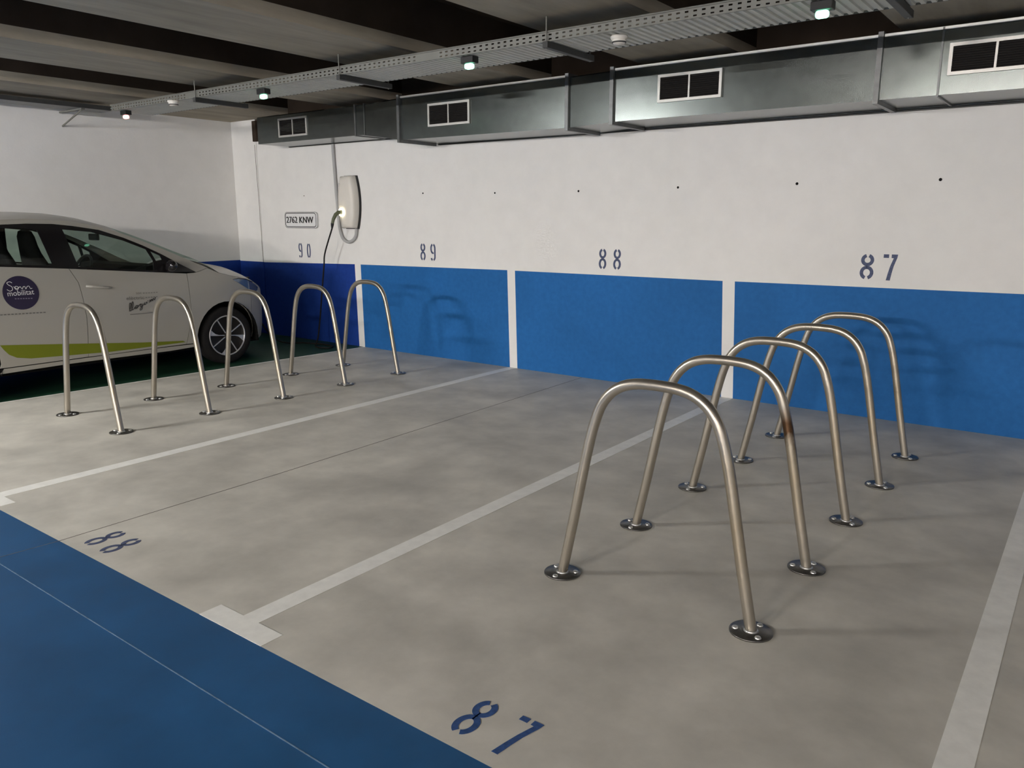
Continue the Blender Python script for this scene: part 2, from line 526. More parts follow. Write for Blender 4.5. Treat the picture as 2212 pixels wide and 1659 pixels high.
tops = [(XW, 1.02), S1[0], S1[1], S2[0], S2[1], S3[0], S3[1], S4[0], S4[1], S5[0], S5[1], (XR, 1.09)]
for a, b in zip(tops[:-1], tops[1:]):
    bw.add([(a[0], 0, a[1]), (b[0], 0, b[1]), (b[0], 0, 2.80), (a[0], 0, 2.80)], [[0, 3, 2, 1]], 0)
bw.add([(XL-.1, 0, 0), (XW, 0, 0), (XW, 0, 1.02), (XW, 0, 2.80), (XL-.1, 0, 2.80)], [[0, 1, 2, 3, 4]], 0)
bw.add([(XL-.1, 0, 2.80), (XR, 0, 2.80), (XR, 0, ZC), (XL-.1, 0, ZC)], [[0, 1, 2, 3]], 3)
bw.box(XL-.1, XR+.1, .002, .25, 0, ZC+.2, 0)
wall_back = tag(bw.build('wall_back', [M_WHITE, M_BLUE, M_NAVY, M_SLAB_SHADE]), kind='structure')
# form-tie holes in a row
for x, z, r in ((-.945, 1.921, .007), (1.203, 1.916, .010), (2.266, 1.900, .010), (3.333, 1.899, .011), (4.414, 1.911, .011), (5.498, 1.918, .012), (6.576, 1.922, .012), (7.65, 1.925, .012), (8.73, 1.925, .012)):
    M = Matrix.Translation((x, 0, z)) @ Matrix.Rotation(PI/2, 4, 'X')
    mb = MB().lathe([(r*1.35, .0002), (r*1.25, .003), (r, .003), (r*.9, .0012), (0.0005, .0012)], 14, M)
    for i in range(len(mb.f)): mb.mi[i] = 1 if i >= 28 else 0
    mb.build('tie_hole', [M_WHITE, M_HOLE], wall_back)
# stencilled numbers above the band
for xs, ds, z, w, h in (((-1.080, -.907), '90', 1.103, .078, .205), ((1.18, 1.34), '89', 1.139, .083, .205), ((3.630, 3.795), '88', 1.131, .086, .206), ((6.110, 6.281), '87', 1.144, .105, .207)):
    mb = MB()
    for x, d in zip(xs, ds):
        digit(mb, d, w, h, .0225 if ds != '87' else .027, WALLM(x, z, -.0002), .0012)
    mb.build('bay_number', M_STENCIL, wall_back)['label'] = 'grey-blue stencilled number %s on the white wall' % ds

# left wall with its own blue band
lw = MB()
YE = -5.45      # the wall ends where the aisle passes
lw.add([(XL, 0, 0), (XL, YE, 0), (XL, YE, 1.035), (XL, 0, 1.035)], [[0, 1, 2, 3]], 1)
lw.add([(XL, 0, 1.035), (XL, YE, 1.035), (XL, YE, ZC), (XL, 0, ZC)], [[0, 1, 2, 3]], 0)
lw.box(XL-.25, XL-.002, YE, 0, 0, ZC+.2, 0)
wall_left = tag(lw.build('wall_left', [M_WHITE, M_NAVY]), kind='structure')
MB().box(XR, XR+.2, YF, .25, 0, ZC+.2).build('wall_right', M_WHITE)
MB().box(XFL-.2, XR+.2, YF-.2, YF, 0, ZC+.2).build('wall_front', M_BEAM)
tag(MB().box(XFL, XL-.252, -STALL-.19, -STALL, 0, ZC+.2).build('wall_side', M_WHITE), kind='structure')
tag(MB().box(XFL-.2, XFL, YF, -STALL, 0, ZC+.2).build('wall_end', M_WHITE), kind='structure')
tag(bpy.data.objects['wall_right'], kind='structure'); tag(bpy.data.objects['wall_front'], kind='structure')
# corner pillar, a hair proud of the wall
pl = MB()
px0, px1, py = XL+.001, -1.90, -.012
pl.box(px0, px1, py, -.001, 1.025, 2.955, 0)
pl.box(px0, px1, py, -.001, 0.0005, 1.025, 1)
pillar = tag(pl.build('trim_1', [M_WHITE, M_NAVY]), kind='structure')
# crack along the pillar edge
cr = MB()
pts = [(px1-.004, 1.03), (px1-.008, 1.25), (px1-.005, 1.5), (px1-.014, 1.62), (px1-.010, 1.9), (px1-.020, 2.1), (px1-.024, 2.3), (px1-.030, 2.62)]
cr.ribbon([(x, z) for x, z in pts], .008, .0012, 0, WALLM(0, 0, py-.0002))
cr.build('crack', M_DJOINT, pillar)
MB().bbox(px1-.03, px1+.05, -.04, -.001, 2.66, 2.93, .003).build('notch_dark', M_SLAB_SHADE, pillar)  # dark block standing in for the gap between pillar and duct

# ceiling: dark slab between deep concrete beams running away from the aisle; recess shade put into the upper beam sides
cl = MB()
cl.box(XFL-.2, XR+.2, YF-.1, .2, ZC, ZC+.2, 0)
ceiling = tag(cl.build('ceiling', [M_SLAB_SHADE]), kind='structure')
BZ, BW_, PITCH = 2.952, 0.87, 2.085
for k in range(-5, 6):
    ye = -.001 if k > -2 else -STALL-.2
    x0 = 0.03 + PITCH*k
    x1 = x0 + BW_
    if k == -1: x0 = XL+.001
    if k == -2: x0, x1 = XL-1.9, XL-.9
    prof = [(x0, BZ), (x1, BZ), (x1+.006, BZ+.09), (x1+.006, ZC-.001), (x0-(.006 if k > -1 else 0), ZC-.001), (x0-(.006 if k > -1 else 0), BZ+.09)]
    mb = MB()
    n = len(prof)
    v = [(x, YF+.01, z) for x, z in prof] + [(x, ye, z) for x, z in prof]
    f = [list(range(n)), list(range(n, 2*n))[::-1]] + [(i, (i+1) % n, n+(i+1) % n, n+i) for i in range(n)]
    mb.add(v, f)
    mb.mi = [0, 0] + [0, 0, 1, 1, 1, 0] if len(mb.f) == 8 else mb.mi  # faces above the chamfer darkened to stand for recess shade
    mb.build('beam', [M_BEAM, M_SLAB_SHADE], ceiling)

# ------------------------------------------------------------------ aisle lamp and added fill lamps (left of and behind the camera)
for i, (lx, ly, st) in enumerate(LAMPS):
    t = empty('aisle_and_fill_lamp', (lx, ly, LAMP_Z))
    tag(t, 'long white strip lamp hanging ' + ('over the blue aisle, left of the viewer', 'over the rear aisle, added fill, leftmost of four',
        'over the rear aisle, added fill, second from left', 'over the rear aisle, added fill, third from left', 'over the rear aisle, added fill, rightmost of four',
        'over the blue aisle, added fill, far right end')[i], 'lamp', 'strip lamps over the aisles')
    MB().bbox(lx-.66, lx+.66, ly-.07, ly+.07, LAMP_Z, LAMP_Z+.06, .006).build('housing', M_GRILLE, t)
    m = M_TUBE.copy(); m.name = 'lamp_diffuser_%d' % i
    m.node_tree.nodes['Principled BSDF'].inputs['Emission Strength'].default_value = st
    m.node_tree.nodes['Principled BSDF'].inputs['Emission Color'].default_value = (*LAMP_COL[i], 1)
    MB().bbox(lx-.63, lx+.63, ly-.05, ly+.05, LAMP_Z-.05, LAMP_Z, .008).build('diffuser', m, t)
    for s in (-.5, .5):
        MB().tube([(lx+s, ly, LAMP_Z+.055), (lx+s, ly, (BZ if (lx+s-.03) % PITCH < BW_+.06 else ZC)-.0005)], .004, 6).build('suspension_rod', M_BRACKET, t)

# ------------------------------------------------------------------ ventilation duct
duct = empty('ventilation_duct', (3.0, -.3, 2.46))
tag(duct, 'galvanised rectangular air duct under the ceiling along the white wall', 'duct')
SEG = [  # x0, y_front0, z_bottom0, x1, y_front1, z_bottom1, name
    (-1.17, -.50, 2.552, .80, -.50, 2.552, 'duct_section'),
    (.80, -.50, 2.552, 1.45, -.60, 2.452, 'reducer'),
    (1.45, -.60, 2.452, 3.58, -.60, 2.440, 'duct_section'),
    (3.58, -.60, 2.440, 4.06, -.63, 2.455, 'reducer'),
    (4.06, -.63, 2.456, 6.21, -.63, 2.456, 'duct_section'),
    (6.21, -.63, 2.456, 8.4, -.63, 2.456, 'duct_section'),
    (8.4, -.63, 2.456, 12.8, -.63, 2.456, 'duct_section')]
ZT, YB = 2.880, -.035
for x0, y0, z0, x1, y1, z1, nm in SEG:
    mb = MB()
    e = .003
    nsub = 10 if nm == 'duct_section' else 2
    R = []
    for i in range(nsub+1):
        u = i/nsub
        x = x0+e+(x1-x0-2*e)*u
        yf = y0+(y1-y0)*u; zb = z0+(z1-z0)*u
        b = .0012*math.sin(PI*u)*(1 if nm == 'duct_section' else 0)   # sheet bellies a little
        ring = [(yf, zb), (yf-b, zb+.12), (yf-b*1.4, (zb+ZT)/2), (yf-b, ZT-.12), (yf, ZT-.012), (yf+.012, ZT), (YB, ZT), (YB, zb), ((yf+YB)/2, zb-b*.4)]
        R.append([(x, y, z) for y, z in ring])
    n = len(R[0])
    v = [p for r in R for p in r]
    f = [(i*n+k, i*n+(k+1) % n, (i+1)*n+(k+1) % n, (i+1)*n+k) for i in range(nsub) for k in range(n)]
    mb.add(v, f)
    mb.add(R[0], [list(range(n))]); mb.add(R[-1], [list(range(n))])
    mb.build(nm, M_GALV, duct)
# angle-iron flanges round the duct, with the foot running back to the wall
for x, yf, zb, w, p in ((.80, -.50, 2.552, .010, .008), (1.45, -.60, 2.452, .035, .028), (3.58, -.60, 2.440, .035, .026), (4.06, -.63, 2.456, .035, .026), (6.21, -.63, 2.456, .035, .028), (6.60, -.63, 2.456, .012, .010), (8.4, -.63, 2.456, .035, .026), (.65, -.50, 2.552, .022, .008)):
    mb = MB()
    mb.box(x-w/2, x+w/2, yf-p, yf+.004, zb-p, ZT+p)
    mb.box(x-w/2, x+w/2, yf+.004, YB-.01, zb-p, zb+.004)
    mb.box(x-w/2, x+w/2, yf+.004, YB-.01, ZT-.004, ZT+p)
    mb.build('flange', M_GALVD, duct)
# standing edge along the duct top, its light glint put into the colour
for x0, x1, yf in ((1.47, 3.56, -.60), (4.08, 6.19, -.63), (6.23, 8.38, -.63)):
    MB().bbox(x0, x1, yf-.008, yf+.014, ZT-.006, ZT+.014, .003).build('edge_trim', M_EDGE_GLINT if x0 > 4 else M_GRILLE, duct)
# dark strip standing in for the shadow line at the wall
MB().box(-1.17, .79, -.030, -.0005, 2.545, 2.553).build('gap_shadow', M_BRACKET, duct)
MB().box(1.48, 12.6, -.030, -.0005, 2.436, 2.450).build('gap_shadow', M_BRACKET, duct)
# air grilles: frame, mullion, louvres
for x0, x1, z0, z1, yf in ((-.732, -.190, 2.607, 2.829, -.50), (1.872, 2.431, 2.556, 2.782, -.607), (4.498, 5.055, 2.575, 2.794, -.638), (6.648, 7.20, 2.575, 2.780, -.638), (9.2, 9.75, 2.575, 2.79, -.638)):
    mb = MB()
    b, d = .022, .014
    ya, yb_ = yf-d, yf+.002
    mb.box(x0, x1, ya, yb_, z1-b, z1); mb.box(x0, x1, ya, yb_, z0, z0+b)
    mb.box(x0, x0+b, ya, yb_, z0+b, z1-b); mb.box(x1-b, x1, ya, yb_, z0+b, z1-b)
    g = mb.build('grille', M_GRILLE, duct)
    xm = (x0+x1)/2
    MB().box(xm-.007, xm+.007, yf-.012, yf, z0+b, z1-b).build('mullion', M_GRILLE, g)
    MB().box(x0+b, x1-b, yf-.001, yf+.0005, z0+b, z1-b).build('backing', M_HOLE, g)
    for xa, xb in ((x0+b, xm-.007), (xm+.007, x1-b)):
        nsl = 11
        for k in range(nsl):
            zc = z0+b + (z1-z0-2*b)*(k+.5)/nsl
            s = MB().add([(xa, yf-.010, zc-.005), (xb, yf-.010, zc-.005), (xb, yf-.002, zc+.005), (xa, yf-.002, zc+.005),
                          (xa, yf-.010, zc-.0065), (xb, yf-.010, zc-.0065), (xb, yf-.002, zc+.0035), (xa, yf-.002, zc+.0035)],
                         [(0, 1, 2, 3), (4, 7, 6, 5), (0, 4, 5, 1), (2, 6, 7, 3)])
            s.build('louvre', M_LOUVRE, g)


# ------------------------------------------------------------------ cable trays
def tray(x0, x1, yn, yf, z, h, holes_from, holes_to, plain, root):
    """tray along x: near side wall pierced by two rows of slots, ribbed floor"""
    pitch = .0545
    t = .0015
    zs = [z, z+h*.16, z+h*.30, z+h*.58, z+h*.74, z+h]
    mb = MB()
    n = int((x1-x0)/pitch)
    solid = []
    for i in range(n):
        a = x0+i*pitch; b = a+pitch*.42; c = a+pitch
        cen = (a+c)/2
        pl_ = any(p0 <= cen <= p1 for p0, p1 in plain)
        if pl_:
            mb.box(a, c, yn, yn+t, z, z+h); continue
        mb.box(b, c, yn, yn+t, z, z+h)
        mb.box(a, b, yn, yn+t, zs[0], zs[1]); mb.box(a, b, yn, yn+t, zs[2], zs[3]); mb.box(a, b, yn, yn+t, zs[4], zs[5])
    mb.build('side_wall', M_TRAY, root)
    MB().box(x0, x0+n*pitch, yf-t, yf, z, z+h).build('side_wall', M_TRAY, root)
    # ribbed floor
    fb = MB()
    v = []; f = []
    prof = []
    for i in range(n):
        a = x0+i*pitch
        prof += [(a, z), (a+pitch*.45, z), (a+pitch*.52, z+.010), (a+pitch*.93, z+.010)]
    prof.append((x0+n*pitch, z))
    for x, zz in prof: v += [(x, yn+.006, zz), (x, yf-.006, zz)]
    f = [(2*i, 2*i+1, 2*i+3, 2*i+2) for i in range(len(prof)-1)]
    fb.add(v, f)
    o = fb.build('tray_floor', M_TRAY_LIT, root, fix=False)
    # flat margins beside the ribs, rolled rims
    MB().box(x0, x0+n*pitch, yn, yn+.010, z-.001, z+.0005).build('floor_margin', M_TRAY, root)
    MB().tube([(x0, yn-.001, z+h), (x0+n*pitch, yn-.001, z+h)], .006, 8).build('rim', M_TRAY, root)
    MB().tube([(x0, yf, z+h), (x0+n*pitch, yf, z+h)], .006, 8).build('rim', M_TRAY, root)


TZ, TN, TF = 2.797, -2.240, -1.765
t1 = empty('cable_tray', (3.5, -2.0, TZ))
tag(t1, 'long slotted grey cable tray hung below the beams across all bays', 'cable tray')
tray(-1.40, 9.6, TN, TF, TZ, .062, 0, 0, [(3.29, 3.53), (.10, .34), (6.4, 6.65)], t1)
for bx in (.295, 2.405, 4.476, 6.59, 8.7):
    MB().bbox(bx-.021, bx+.021, TN-.03, TF+.10, TZ-.045, TZ-.003, .003).build('support_bar', M_BRACKET, t1)
    MB().tube([(bx, TN-.015, TZ-.05), (bx, TN-.015, BZ-.0005)], .005, 8).build('threaded_rod', M_TRAY, t1)
    MB().tube([(bx, TF+.07, TZ-.05), (bx, TF+.07, BZ-.0005)], .005, 8).build('threaded_rod', M_TRAY, t1)

t2 = empty('cable_tray', (-2.05, -4.5, 2.868))
tag(t2, 'dark cable tray running along the top of the left wall above the car', 'cable tray')
MB().box(-1.92, -1.917, -5.40, -1.95, 2.868, 2.915).build('side_wall', M_BRACKET, t2)
MB().box(-2.20, -2.197, -5.40, -1.95, 2.868, 2.915).build('side_wall', M_BRACKET, t2)
MB().box(-2.20, -1.917, -5.40, -1.95, 2.865, 2.868).build('tray_floor', M_GALVD, t2)
for y in (-2.3, -4.0):
    MB().box(XL+.001, -1.90, y-.02, y+.02, 2.845, 2.864).build('support_bar', M_TRAY, t2)
    MB().tube([(XL+.006, y, 2.70), (-1.93, y, 2.848)], .010, 8).build('strut', M_TRAY, t2)

# ------------------------------------------------------------------ bay indicator lamps under the tray
for x, m, lab in ((6.25, M_LED_G, 'green lit bay indicator lamp under the tray nearest the viewer, upper right'),
                  (3.73, M_LED_G, 'green lit bay indicator lamp above bay 88 in the middle'),
                  (1.26, M_LED_G, 'green lit bay indicator lamp above bay 89, smallest of the green ones'),
                  (-1.22, M_LED_R, 'red lit bay indicator lamp above the white car')):
    y = -2.165
    t = empty('indicator_lamp', (x, y, TZ-.05))
    tag(t, lab, 'lamp', 'bay indicator lamps along the cable tray')
    MB().bbox(x-.058, x+.058, y-.035, y+.035, TZ-.048, TZ-.002, .004).build('body', M_DARK, t)
    MB().bbox(x-.035, x+.035, y-.026, y+.022, TZ-.088, TZ-.048, .014).build('lens', m, t)

# ------------------------------------------------------------------ ceiling detectors under the tray
for x, y, lab in ((-.076, -2.27, 'cream dome detector hanging under the far end of the cable tray'),
                  (4.945, -2.10, 'cream dome detector under the ribbed cable tray, between two green lamps')):
    t = empty('smoke_detector', (x, y, TZ-.05))
    tag(t, lab, 'detector')
    M = Matrix.Translation((x, y, TZ-.002)) @ Matrix.Rotation(PI, 4, 'X')
    MB().lathe([(.0005, 0), (.055, 0), (.058, .012), (.052, .020), (.052, .022), (.0005, .022)], 24, M).build('base', M_CREAM, t)
    MB().lathe([(.046, .022), (.046, .034), (.036, .050), (.0005, .055)], 24, M).build('dome', M_CREAM, t)
    MB().lathe([(.047, .036), (.048, .038), (.043, .044), (.042, .042)], 24, M).build('vent_ring', M_BRACKET, t)

# ------------------------------------------------------------------ bike racks
def smooth_path(P, n=8):
    P = [Vector(p) for p in P]
    out = []
    for i in range(len(P)-1):
        a = P[max(i-1, 0)]; b = P[i]; c = P[i+1]; d = P[min(i+2, len(P)-1)]
        for k in range(n):
            u = k/n
            out.append(.5*((2*b)+(c-a)*u+(2*a-5*b+4*c-d)*u*u+(3*b-a-3*c+d)*u**3))
    out.append(P[-1])
    return out


def make_rack(width, m):
    root = empty('bike_rack', (0, 0, 0))
    hw = width/2
    # half profile of the arch, leg leaning in towards the top
    k = hw/.447
    leg = [(.447, .006), (.392, .275), (.338, .560)]
    bend = [(.338, .560), (.3125, .680), (.288, .770), (.260, .842), (.216, .900), (.158, .938), (.088, .956), (0, .960)]
    half = leg[:-1] + [(q.x, q.y) for q in smooth_path([(a, b, 0) for a, b in bend], 4)]
    left = [(-a*k, b) for a, b in half]
    pts = left + [(-x, z) for x, z in reversed(left[:-1])]
    MB().tube([(x, 0, z) for x, z in pts], .0237, 16).build('tube', m, root, local=True)
    for s in (-1, 1):
        cx = s*hw
        pm = MB().lathe([(.0005, .0005), (.086, .0005), (.086, .0055), (.0845, .007), (.0005, .007)], 40, Matrix.Translation((cx, 0, 0)))
        pl_ = pm.build('base_plate', M_PLATE, root, local=True)
        # weld collar and three bolts belong to the plate
        MB().lathe([(.0245, .006), (.031, .007), (.026, .013), (.0240, .014)], 20, Matrix.Translation((cx, 0, 0))).build('weld', M_BOLT, pl_, local=True)
        for k in range(3):
            a = math.radians(-90 + 120*k + (0 if s < 0 else 60) + (0 if s < 0 else -15))
            bx, by = cx + .062*math.cos(a), .062*math.sin(a)
            MB().lathe([(.0135, .007), (.0135, .008), (.0105, .0135), (.005, .0155), (.0005, .0155)], 14, Matrix.Translation((bx, by, 0))).build('bolt', M_BOLT, pl_, local=True)
    return root


RACKS = [(6.250, -3.999, .0056, .906, 'steel bike rack nearest the viewer in the right-hand row'),
         (6.249, -3.268, .0079, .907, 'steel bike rack in the right-hand row with a brown stain on its right leg'),
         (6.240, -2.524, -.0100, .909, 'middle steel bike rack of the right-hand row, under number 87'),
         (6.259, -1.787, .0080, .891, 'steel bike rack in the right-hand row, second from the blue wall'),
         (6.257, -1.032, -.0119, .901, 'steel bike rack in the right-hand row, nearest the blue wall'),
         (1.221, -3.987, -.0122, .921, 'steel bike rack at the far left, in front of the car door handle'),
         (1.238, -3.231, .0078, .889, 'steel bike rack in the left row, second from the left edge, before the car lettering'),
         (1.263, -2.487, .0210, .882, 'steel bike rack in the left row, in front of the car wheel'),
         (1.281, -1.739, -.0049, .868, 'steel bike rack in the left row, in front of the dark navy panel'),
         (1.302, -1.025, .0304, .849, 'steel bike rack in the left row beside the white wall strip under number 89')]
proto = make_rack(.905, M_RACK)
stained = make_rack(.905, M_RACKS)
for i, (x, y, rz, wd, lab) in enumerate(RACKS):
    r = stained if i == 1 else (proto if i == 0 else copy_tree(proto))
    r.location = (x, y, 0.0)
    r.rotation_euler = (0, 0, rz)
    r.scale = (wd/.905, 1, 1)
    tag(r, lab, 'bike rack', 'arched bike racks bolted to the floor')

# ------------------------------------------------------------------ registration sign
sg = empty('plate_sign', (-1.01, -.004, 1.608))
tag(sg, 'white rounded sign with black border reading 2762 KNW on the wall', 'sign')


def rrect(x0, x1, z0, z1, r, n=6):
    out = []
    for cx, cz, a in ((x1-r, z1-r, 0), (x0+r, z1-r, 90), (x0+r, z0+r, 180), (x1-r, z0+r, 270)):
        out += arc(cx, cz, r, r, a, a+90, n)
    return out


sx0, sx1, sz0, sz1 = -1.345, -.690, 1.508, 1.708
MB().prism(rrect(sx0, sx1+.02, sz0-.005, sz1+.003, .045), .022, 0, WALLM(0, 0, -.0005)).build('plate', [M_SIGNW], sg)
ring = rrect(sx0+.012, sx1-.012, sz0+.010, sz1-.010, .040)
MB().ribbon(ring, .009, .001, 0, WALLM(0, 0, -.0225), closed=True).build('border', M_INK, sg)
MB().ribbon(rrect(sx0+.001, sx1+.019, sz0-.004, sz1+.002, .044), .005, .001, 0, WALLM(0, 0, -.0225), closed=True).build('border', M_BRACKET, sg)
V, Fc = text_geo('2762 KNW', .555, .083)
mb = MB()
for dx in (-.0045, -.0015, .0015, .0045):
    mb.add([(-1.312+a+dx, -.0236-.0001*dx, 1.568+b) for a, b in V], Fc)
mb.build('lettering', M_INK, sg, fix=False)['label'] = 'black characters 2762 KNW'

# ------------------------------------------------------------------ wall charger
ch = empty('wall_charger', (-.005, -.06, 1.82))
tag(ch, 'cream wall charger with dark back plate and glowing socket beside the strip', 'charger')
cxm = -.005


def barrel(hw0, hwm, z0, z1, n=14):
    out = []
    for i in range(n+1):
        u = i/n
        z = z0+(z1-z0)*u
        k = (1-(2*u-1)**2)
        out.append((hw0+(hwm-hw0)*k, z))
    return [(x, z) for x, z in out] + [(-x, z) for x, z in reversed(out)]


MB().prism([(cxm+x, z) for x, z in barrel(.108, .160, 1.500, 2.150)], .030, 0, WALLM(0, 0, -.001)).build('back_plate', M_DARK, ch)
# domed front shell
mb = MB()
prof = [(1.0, -.031), (.995, -.085), (.96, -.108), (.86, -.124), (.6, -.134), (.25, -.138)]
base = barrel(.100, .152, 1.508, 2.143)
zc = 1.825
R = []
for s, y in prof:
    R.append([(cxm+x*s, y, zc+(z-zc)*(1-(1-s)*.55)) for x, z in base])
n = len(base)
mb.add([p for r in R for p in r], [(i*n+k, i*n+(k+1) % n, (i+1)*n+(k+1) % n, (i+1)*n+k) for i in range(len(R)-1) for k in range(n)], 0, True)
mb.add(R[-1], [list(range(n))])
mb.build('front_shell', M_CREAM, ch)
# lit ring and socket on the lower front
sxc, szc, syc = -.060, 1.705, -.138
Ms = Matrix.Translation((sxc, syc+.004, szc)) @ Matrix.Rotation(PI/2, 4, 'X')
MB().lathe([(.030, .0), (.050, .0), (.052, .014), (.046, .020), (.034, .020), (.030, .014)], 28, Ms).build('light_ring', M_RING, ch)
MB().lathe([(.0005, .006), (.0295, .006), (.0295, .016), (.0005, .016)], 24, Ms).build('socket', M_DARK, ch)
mb = MB()
mb.ribbon(arc(-.085, 2.035, .018, .018, 60, 250, 10), .005, .001, 0, WALLM(0, 0, -.1395))
mb.build('emblem', M_CONDUIT, ch)

# cable with plug from the charger to the nose of the car
cb = empty('charging_cable', (-.2, -.3, 0.0))
tag(cb, 'black charging cable hanging from the charger socket to the floor by the car', 'cable')
plug = MB()
plug.tube([(sxc, syc-.014, szc), (sxc-.004, syc-.05, szc-.004), (sxc-.018, syc-.085, szc-.03), (sxc-.040, syc-.105, szc-.085), (sxc-.055, syc-.11, szc-.135)],
          [.026, .026, .024, .021, .019], 14)
plug.build('plug', mat('plug_grey_green', (.10, .11, .06), .5), cb)
plug2 = MB().tube([(sxc-.055, syc-.11, szc-.135), (sxc-.059, syc-.111, szc-.158), (sxc-.066, syc-.112, szc-.20)], [.021, .019, .010], 12)
plug2.build('strain_relief', M_DARK, cb)


path = [(sxc-.066, syc-.112, szc-.20), (-.300, -.235, 1.20), (-.355, -.215, 1.04), (-.45, -.19, .69), (-.50, -.20, .36), (-.49, -.26, .10), (-.46, -.33, .012),
        (-.30, -.42, .010), (-.15, -.38, .010), (-.22, -.25, .010), (-.45, -.22, .010), (-.75, -.30, .010), (-.92, -.44, .012), (-1.02, -.58, .10), (-1.06, -.74, .35), (-1.065, -.89, .66)]
MB().tube(smooth_path(path), .0095, 8).build('lead', M_RUBBER, cb)

# grey conduit from the duct down the wall and round into the charger
cd = tag(MB().tube(smooth_path([(-.305, -.024, 2.543), (-.300, -.024, 2.40), (-.290, -.024, 2.20), (-.278, -.024, 1.95), (-.262, -.024, 1.75), (-.250, -.024, 1.58), (-.232, -.024, 1.47), (-.185, -.024, 1.375),
                                (-.09, -.024, 1.335), (0.0, -.024, 1.36), (.055, -.024, 1.42), (.072, -.026, 1.505)], 8), .0195, 12).build('conduit', M_CONDUIT, None, loc=(-.2, -.024, 1.4)),
         'grey conduit pipe down the wall curling in a U under the cream charger', 'pipe')

# ------------------------------------------------------------------ the car
CX, CY = -1.07, -2.9
car = empty('car', (CX, CY, 0))
tag(car, 'white electric hatchback with lime stripe parked on the green bay', 'car')
PLAN = [(-.93, .0), (-.945, .20), (-.985, .38), (-1.05, .52), (-1.13, .615), (-1.26, .715), (-1.45, .795), (-1.8, .853), (-2.4, .868), (-3.2, .87), (-4.0, .868), (-4.5, .85), (-4.8, .80), (-4.98, .70), (-5.05, .52), (-5.08, 0)]
SECT = [(0, -.10), (.2, -.06), (.3, -.03), (.42, -.008), (.6, 0), (.8, -.008), (.95, -.022), (1.08, -.045), (1.15, -.062), (1.25, -.095), (1.4, -.15), (1.55, -.215), (1.7, -.30)]


def cinterp(T, x):
    """monotone-ish cubic through table"""
    if x <= T[0][0]: return T[0][1]
    if x >= T[-1][0]: return T[-1][1]
    for i in range(len(T)-1):
        if T[i][0] <= x <= T[i+1][0]: break
    x0, y0 = T[i]; x1, y1 = T[i+1]
    h = x1-x0
    d = (y1-y0)/h
    dl = (y0-T[i-1][1])/(x0-T[i-1][0]) if i > 0 else d
    dr = (T[i+2][1]-y1)/(T[i+2][0]-x1) if i+2 < len(T) else d
    m0 = 0 if dl*d <= 0 else 2*dl*d/(dl+d)
    m1 = 0 if dr*d <= 0 else 2*dr*d/(dr+d)
    u = (x-x0)/h
    return (2*u**3-3*u*u+1)*y0+(u**3-2*u*u+u)*h*m0+(-2*u**3+3*u*u)*y1+(u**3-u*u)*h*m1


PN = [(-a, b) for a, b in PLAN]


def FW(y, z):
    return max(0.0, cinterp(PN, -y) + cinterp(SECT, z)*min(1, cinterp(PN, -y)/.4))


def inset(poly, g):
    n = len(poly)
    A = sum(poly[i][0]*poly[(i+1) % n][1]-poly[(i+1) % n][0]*poly[i][1] for i in range(n))
    s = 1 if A > 0 else -1
    out = []
    for i in range(n):
        p = Vector(poly[i]); a = (p-Vector(poly[i-1])); b = (Vector(poly[(i+1) % n])-p)
        if a.length < 1e-6 or b.length < 1e-6: out.append(tuple(p)); continue
        a.normalize(); b.normalize()
        na = Vector((-a.y, a.x))*s; nb = Vector((-b.y, b.x))*s
        m = (na+nb)
        if m.length < .3: out.append(tuple(p)); continue
        m.normalize()
        out.append(tuple(p+m*(g/max(.5, m.dot(na)))))
    return out


def panel(name, poly, m, parent, off=0.0, gap=.0025, holes=(), side=1, step=.10, rim=.012):
    """piece of car side: polygon in (y, z) laid onto the body surface"""
    if gap: poly = inset(poly, gap)
    loops = [[Vector((0, a, b)) for a, b in poly]] + [[Vector((0, a, b)) for a, b in h] for h in holes]
    flat = [p for l in loops for p in l]
    tris = tessellate_polygon(loops)
    bm = bmesh.new()
    vv = [bm.verts.new(p) for p in flat]
    for t in tris:
        try: bm.faces.new([vv[i] for i in t])
        except ValueError: pass
    ys = [p[0] for p in poly]; zs = [p[1] for p in poly]
    y = math.floor(min(ys)/step)*step
    cuts = []
    while y < max(ys):
        cuts.append(y)
        if y > -1.5 or y < -4.6: cuts += [y+step*.25, y+step*.5, y+step*.75]
        y += step
    for c in cuts:
        bmesh.ops.bisect_plane(bm, geom=bm.verts[:]+bm.edges[:]+bm.faces[:], plane_co=(0, c, 0), plane_no=(0, 1, 0))
    z = math.floor(min(zs)/step)*step
    while z < max(zs):
        bmesh.ops.bisect_plane(bm, geom=bm.verts[:]+bm.edges[:]+bm.faces[:], plane_co=(0, 0, z), plane_no=(0, 0, 1))
        z += step*.6
    bmesh.ops.remove_doubles(bm, verts=bm.verts[:], dist=1e-5)
    for v in bm.verts:
        v.co.x = CX + side*(FW(v.co.y, v.co.z)+off)
    bm.normal_update()
    for f in bm.faces:
        if f.normal.x*side < 0: f.normal_flip()
    # turned-in edge gives the sheet thickness
    if rim:
        be = [e for e in bm.edges if e.is_boundary]
        r = bmesh.ops.extrude_edge_only(bm, edges=be)
        for v in [g for g in r['geom'] if isinstance(g, bmesh.types.BMVert)]:
            v.co.x -= side*rim
    mb = MB()
    mb.bm(bm, 0, None, True)
    o = mb.build(name, m, parent, fix=True)
    if rim:
        md = o.modifiers.new('split', 'EDGE_SPLIT'); md.split_angle = math.radians(50)
    return o


def arch_pts(cy, r, a0, a1, n=14):
    return arc(cy, .325, r, r, a0, a1, n)


